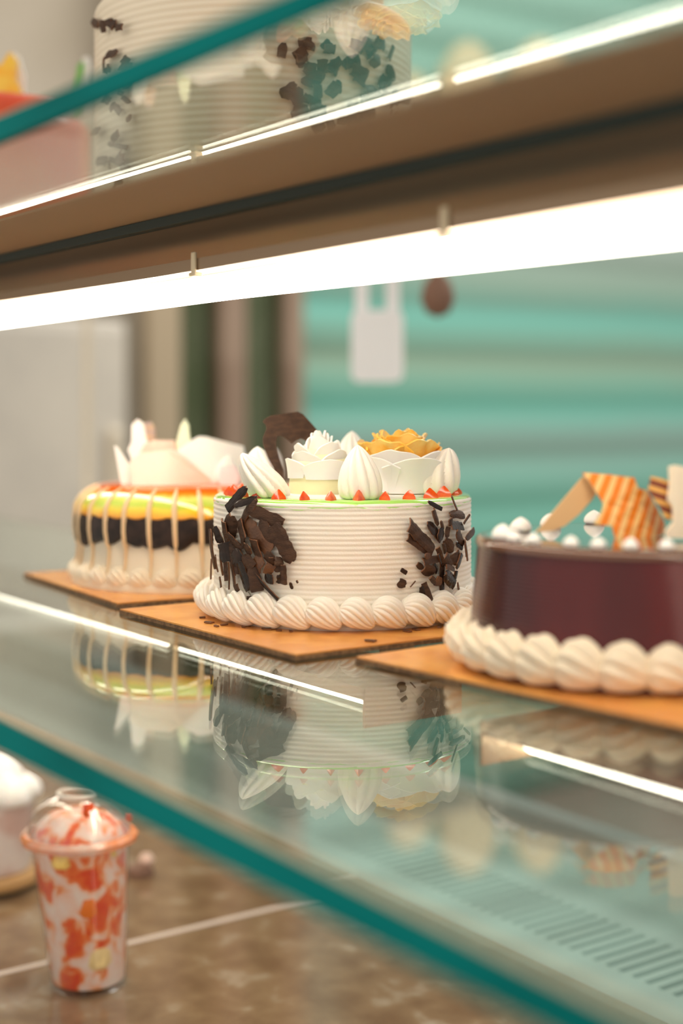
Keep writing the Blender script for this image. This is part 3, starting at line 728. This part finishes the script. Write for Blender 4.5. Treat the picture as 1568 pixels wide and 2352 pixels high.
plate(rk, 'white_cream_leaf', [(190, 132), (202, 130), (208, 165), (200, 240), (186, 240)], 1.365, .006, M['cream_white'])

# ================================================================== cup of strawberry parfait on the deck
DCU = 1.15; c = at(204, HY, DCU)
cup = empty('parfait_cup', (c.x, c.y, Z_DECK), ROT)
tag(cup, 'clear plastic cup of red and white strawberry parfait with a domed lid', 'cup')
HC = .118; rb, rt_ = .0300, .0395
LX = -.0075
def leanv(m_): m_.v = [(x + LX * max(0, z) / HC, y, z) for x, y, z in m_.v]; return m_
leanv(MB().lathe([(rb - .003, .002), (rb, 0.0003), (rb + .0006, .004), ((rb + rt_) / 2, HC / 2), (rt_, HC)], 64, closed=False)).build('cup_wall', M['plastic'], cup)
leanv(MB().lathe([(.0001, .0045), (rb - .0015, .0045)] + [(rb - .001 + (rt_ - rb) * k / 12, .005 + (HC - .006) * k / 12) for k in range(1, 13)] + [(.033, HC + .010), (.024, HC + .018), (.012, HC + .022), (.0001, HC + .023)], 64)).build('strawberry_parfait', M['cupfill'], cup)
leanv(MB().lathe([(rt_ + .0015, HC - .004), (rt_ + .0065, HC - .002), (rt_ + .0075, HC + .002), (rt_ + .005, HC + .005), (rt_ + .001, HC + .005)], 64, closed=False)).build('lid_rim', pbr('pink_stained_lid_rim', (.9, .72, .62), rough=.2, c2=(.92, .30, .08), nscale=22, trans=.4), cup)
dome = [(rt_ + .002, HC + .005)] + [((rt_ + .001) * cos(a), HC + .005 + .030 * sin(a)) for a in [PI / 2 * k / 12 for k in range(1, 10)]]
rtop = dome[-1][0]
dome += [(rtop * .95, dome[-1][1] + .003), (rtop * .6, dome[-1][1] + .003)]
leanv(MB().tube([(.0150 * cos(a) , .0150 * sin(a), HC + .0350) for a in [2 * PI * k / 32 for k in range(33)]], .0016, 8)).build('dome_highlight_ring', pbr('pale_highlight_plastic', (.95, .9, .8), rough=.1, trans=.3), cup)  # pale opening ring added to stand in for the highlight on the dome
leanv(MB().lathe(dome, 72, lambda r_, z_, a: (r_ * (1 + .012 * cos(24 * a)), z_), closed=False)).build('dome_lid', M['plastic'], cup)
for (px, py, w_, h_, mt) in [(160, 1975, 62, 40, M['orange_petal']), (118, 1968, 30, 22, M['mango']), (218, 2085, 55, 50, pbr('orange_fruit', (.92, .22, .01), rough=.2)), (268, 1972, 40, 18, M['orange_petal']), (240, 2210, 60, 50, pbr('yellow_cream', (.92, .72, .35), rough=.4)), (195, 2150, 30, 60, M['red_gel']), (120, 2010, 30, 40, M['red_gel']), (215, 1870, 28, 30, M['red_gel']), (305, 1895, 26, 18, M['red_gel'])]:
    z = (HY - py) / F * (DCU - .034) - Z_DECK; u = (px - 204) / F * (DCU - .034) - LX * z / HC
    rr_ = (rb + (rt_ - rb) * z / HC if z < HC else .030) - .002
    s_ = max(-.93, min(.93, u / rr_)); y = -rr_ * math.sqrt(1 - s_ * s_)
    s1, s2 = w_ / F * DCU / 2, h_ / F * DCU / 2
    m_ = MB().lathe([(s1 * .75, -s2), (s1, -s2 * .6), (s1, s2 * .6), (s1 * .7, s2)], 10, lambda r_, z_, a: (r_ * (1 + .12 * sin(3 * a)), z_))
    m_.v = [(a_, b_ * .35, c_) for a_, b_, c_ in m_.v]
    m_.build('fruit_chunk', mt, cup, (u + LX * z / HC, y + .002, z), (0, 0, math.asin(s_)))

# dessert tub beside the cup
DT = 1.385; c = at(-28, HY, DT)
tb = empty('dessert_tub', (c.x, c.y, Z_DECK + .0182), ROT)
tag(tb, 'clear tub of pale pink dessert with white cream dollops, left of the cup', 'dessert')
MB().lathe([(.043, 0.0003), (.0435, .01), (.0455, .075)], 48, closed=False).build('tub_wall', M['plastic'], tb)
MB().lathe([(.0001, .001), (.042, .001), (.0445, .066), (.03, .070), (.0001, .072)], 48).build('pink_mousse', pbr('pink_white_mousse', (.72, .50, .44), rough=.5, c2=(.86, .78, .74), nscale=30), tb)
for (x, y, z, s_) in ((.026, -.020, .066, .021), (-.008, -.026, .070, .022), (.008, .012, .076, .024), (-.03, .0, .066, .02), (.034, .012, .066, .016)):
    kiss(tb, x, y, z, s_, s_ * 1.4, 0, 0, M['cream_white'], 'cream_dollop', .3, .03)
wb = empty('wooden_coaster', (c.x, c.y, Z_DECK + .001), ROT)
tag(wb, 'thick round tan board with a dark shadow disc beneath it, under the dessert tub', 'board')
MB().lathe([(.0001, 0), (.044, 0), (.044, .005), (.0001, .005)], 48).build('shadow_disc', M['rail'], wb)  # dark disc added as the shadow under the tan board
MB().lathe([(.0001, .005), (.050, .005), (.0515, .008), (.0515, .014), (.050, .0165), (.0001, .0168)], 48).build('tan_disc', pbr('tan_wood', (.62, .38, .15), rough=.4, c2=(.52, .30, .12), nscale=20), wb)
c = at(322, HY, 1.413)
sw = empty('small_sweet', (c.x, c.y, Z_DECK), ROT); tag(sw, 'tiny brown chocolate sweet with a pink ball on top, just right of the cup', 'sweet')
MB().lathe([(.0001, 0), (.013, 0), (.014, .004), (.012, .009), (.0001, .010)], 20).build('chocolate_base', M['brown_tag'], sw)
MB().lathe([(.0001, 0), (.005, .001), (.0075, .006), (.005, .011), (.0001, .0125)], 20).build('pink_ball', pbr('pink_ball', (.75, .52, .42), rough=.4), sw, (.006, 0, .0095))

# ================================================================== background behind the case
def bg_box(name, px0, px1, py0, py1, depth_, mat, label, cat, z0=None, z1=None, group=None):
    a = on_wall(px0, py1, depth_); b_ = on_wall(px1, py0, depth_)
    z0 = a.z if z0 is None else z0; z1 = b_.z if z1 is None else z1
    o = MB().box(0, depth_ - .002, 0, b_.y - a.y, 0, z1 - z0).build(name, mat, None, (XW + .001, a.y, z0), smooth=False, bevel=.01)
    if label: tag(o, label, cat, group)
    return o
fr = on_wall(-60, 0, .45)
p1 = on_wall(300, 0, .45)
fg = empty('refrigerator', (XW + .001, fr.y, -1.25)); tag(fg, 'pale white cabinet refrigerator against the far wall at left', 'refrigerator')
wid = p1.y - fr.y
MB().box(0, .43, 0, wid, .04, 1.45).build('cabinet_body', M['white_paint'], fg, smooth=False, bevel=.01)
MB().box(.43, .45, .01, wid - .01, .08, .85).build('door', M['white_paint'], fg, smooth=False, bevel=.006)
MB().box(.43, .45, .01, wid - .01, .87, 1.43).build('door', M['white_paint'], fg, smooth=False, bevel=.006)
MB().box(.45, .47, wid - .06, wid - .03, .95, 1.2).build('handle', M['alu'], fg, smooth=False, bevel=.004)
MB().box(.02, .40, .03, wid - .03, 0, .04).build('plinth', M['rail'], fg, smooth=False)
# posts and a green curtain
for i, (a, b_, mt, lb) in enumerate([(330, 410, 'beige_post', 'wide tan wooden post left of the green curtain, far behind the cakes'), (500, 560, 'brown_wood', 'brown wooden post in front of the green curtain'), (648, 692, 'brown_wood', 'brown wooden post between curtain and green shutter')]):
    A = on_wall(a, 0, .16); B = on_wall(b_, 0, .16)
    o = MB().box(0, .05, 0, B.y - A.y, 0, 3.4).build('wooden_post', M[mt], None, (XW + .13, A.y, -1.25), smooth=False, bevel=.01)
    tag(o, lb, 'post', 'posts by the far wall')
A = on_wall(405, 0, .1); B = on_wall(700, 0, .1)
cg = []; nC = 60
for j in range(12):
    row = []
    for i in range(nC + 1):
        y = (B.y - A.y) * i / nC
        row.append(Vector((.018 * sin(i * 1.3) + .012 * sin(i * .7 + j * .15), y, 3.3 * j / 11)))
    cg.append(row)
tag(MB().sheet(cg, .003).build('curtain', M['green_cloth'], None, (XW + .07, A.y, -1.24)), 'dark green hanging curtain on the far wall between the posts', 'curtain')
# green slatted shutter
A = on_wall(694, 0, .1); B = on_wall(1720, 0, .1)
g = []; NZ = 156
for j in range(NZ + 1):
    z = 3.5 * j / NZ; ph = (z / .155) % 1
    xx = .022 * (sin(PI * ph) ** .8)
    g.append([Vector((xx, 0, z - 1.25)), Vector((xx, (B.y - A.y) / 2, z - 1.25)), Vector((xx, B.y - A.y, z - 1.25))])
sh = MB().sheet(g, .003).build('slatted_shutter', M['shutter'], None, (XW + .03, A.y, 0))
tag(sh, 'teal green slatted roller shutter across the far wall at right', 'shutter')
# hanging tags on a rail that runs behind the lamp
def hang_x(px, y): return rail_x(px, y)
YH = 1.14; ZH = .168 * YH
p = empty('hanging_rail', (0, YH, ZH)); tag(p, 'thin rail behind the upper tube lamp that the tags hang from', 'rail')
MB().tube([(X0, 0, 0), (X1, 0, 0)], .004, 10).build('rod', M['alu'], p)
for x in (X0 + .005, X1 - .005):
    MB().tube([(x, 0, 0), (x, 0, -ZH - 1.25)], .008, 10).build('upright', M['alu'], p)
xh = hang_x(866, YH); Dh = -xh * -VD.x if False else Vector((xh, YH, 0)).dot(VD)
tg = empty('white_tag', (xh, YH, ZH), ROT); tag(tg, 'white rounded plastic tag hanging by two straps behind the white cake', 'tag')
ww = 60 / F * Dh; zt = (HY - 712) / F * Dh - ZH; zb = (HY - 878) / F * Dh - ZH; rc = .012
pts = []
for (sx_, cz, a0) in ((1, zb + rc, -PI / 2), (1, zt - rc, 0), (-1, zt - rc, PI / 2), (-1, zb + rc, PI)):
    for k in range(7):
        a = a0 + PI / 2 * k / 6; pts.append((sx_ * (ww - rc) + rc * cos(a), cz + rc * sin(a)))
n_ = len(pts); m_ = MB(); m_.add([(x, -.004, z) for x, z in pts] + [(x, .004, z) for x, z in pts], [tuple(range(n_)), tuple(range(2 * n_ - 1, n_ - 1, -1))] + [(i, n_ + i, n_ + (i + 1) % n_, (i + 1) % n_) for i in range(n_)])
m_.build('tag_plate', M['white_bright'], tg, smooth=False)
for s_ in (-1, 1):
    MB().box(s_ * .021 - .009 * (1 if s_ > 0 else 1), s_ * .021 + .009, -.0015, .0015, zt - .004, .004).build('strap', M['white_bright'], tg, smooth=False)
xh = hang_x(1005, YH); Dh = Vector((xh, YH, 0)).dot(VD)
bt = empty('brown_tag', (xh, YH, ZH), ROT); tag(bt, 'small dark brown tag hanging right of the white tag, behind the lamp', 'tag')
MB().lathe([(.0001, -.078), (.015, -.072), (.022, -.055), (.018, -.035), (.006, -.02), (.003, 0)], 20, lambda r_, z_, a: (r_, z_)).build('tag_body', M['brown_tag'], bt)
# ledge with sacks high up
A = on_wall(900, 0, .3)
lz = on_wall(1000, 260, .3).z
lg = tag(MB().box(0, .26, 0, 1.6, 0, .03).build('wall_ledge', M['brown_wood'], None, (XW + .056, A.y, lz), smooth=False, bevel=.004), 'narrow brown wall ledge above the shutter carrying beige sacks', 'ledge')
for i, (px, w_, h_, lb) in enumerate([(945, .15, .12, 'small beige cloth sack, leftmost on the far wall ledge'), (1085, .22, .24, 'plump beige cloth sack, middle of three on the far wall ledge'), (1250, .24, .29, 'tallest beige cloth sack, rightmost on the far wall ledge')]):
    q = on_wall(px, 100, .2)
    o = MB().lathe([(.0001, 0), (w_ * .42, 0), (w_ * .5, h_ * .25), (w_ * .47, h_ * .6), (w_ * .25, h_ * .9), (.0001, h_)], 24, lambda r_, z_, a: (r_ * (1 + .08 * sin(3 * a + i)), z_)).build('cloth_sack', M['sack'], None, (XW + .19, q.y, lz + .0302))
    o.scale = (.5 / 1, 1, 1)
    tag(o, lb, 'sack', 'beige sacks on the wall ledge')
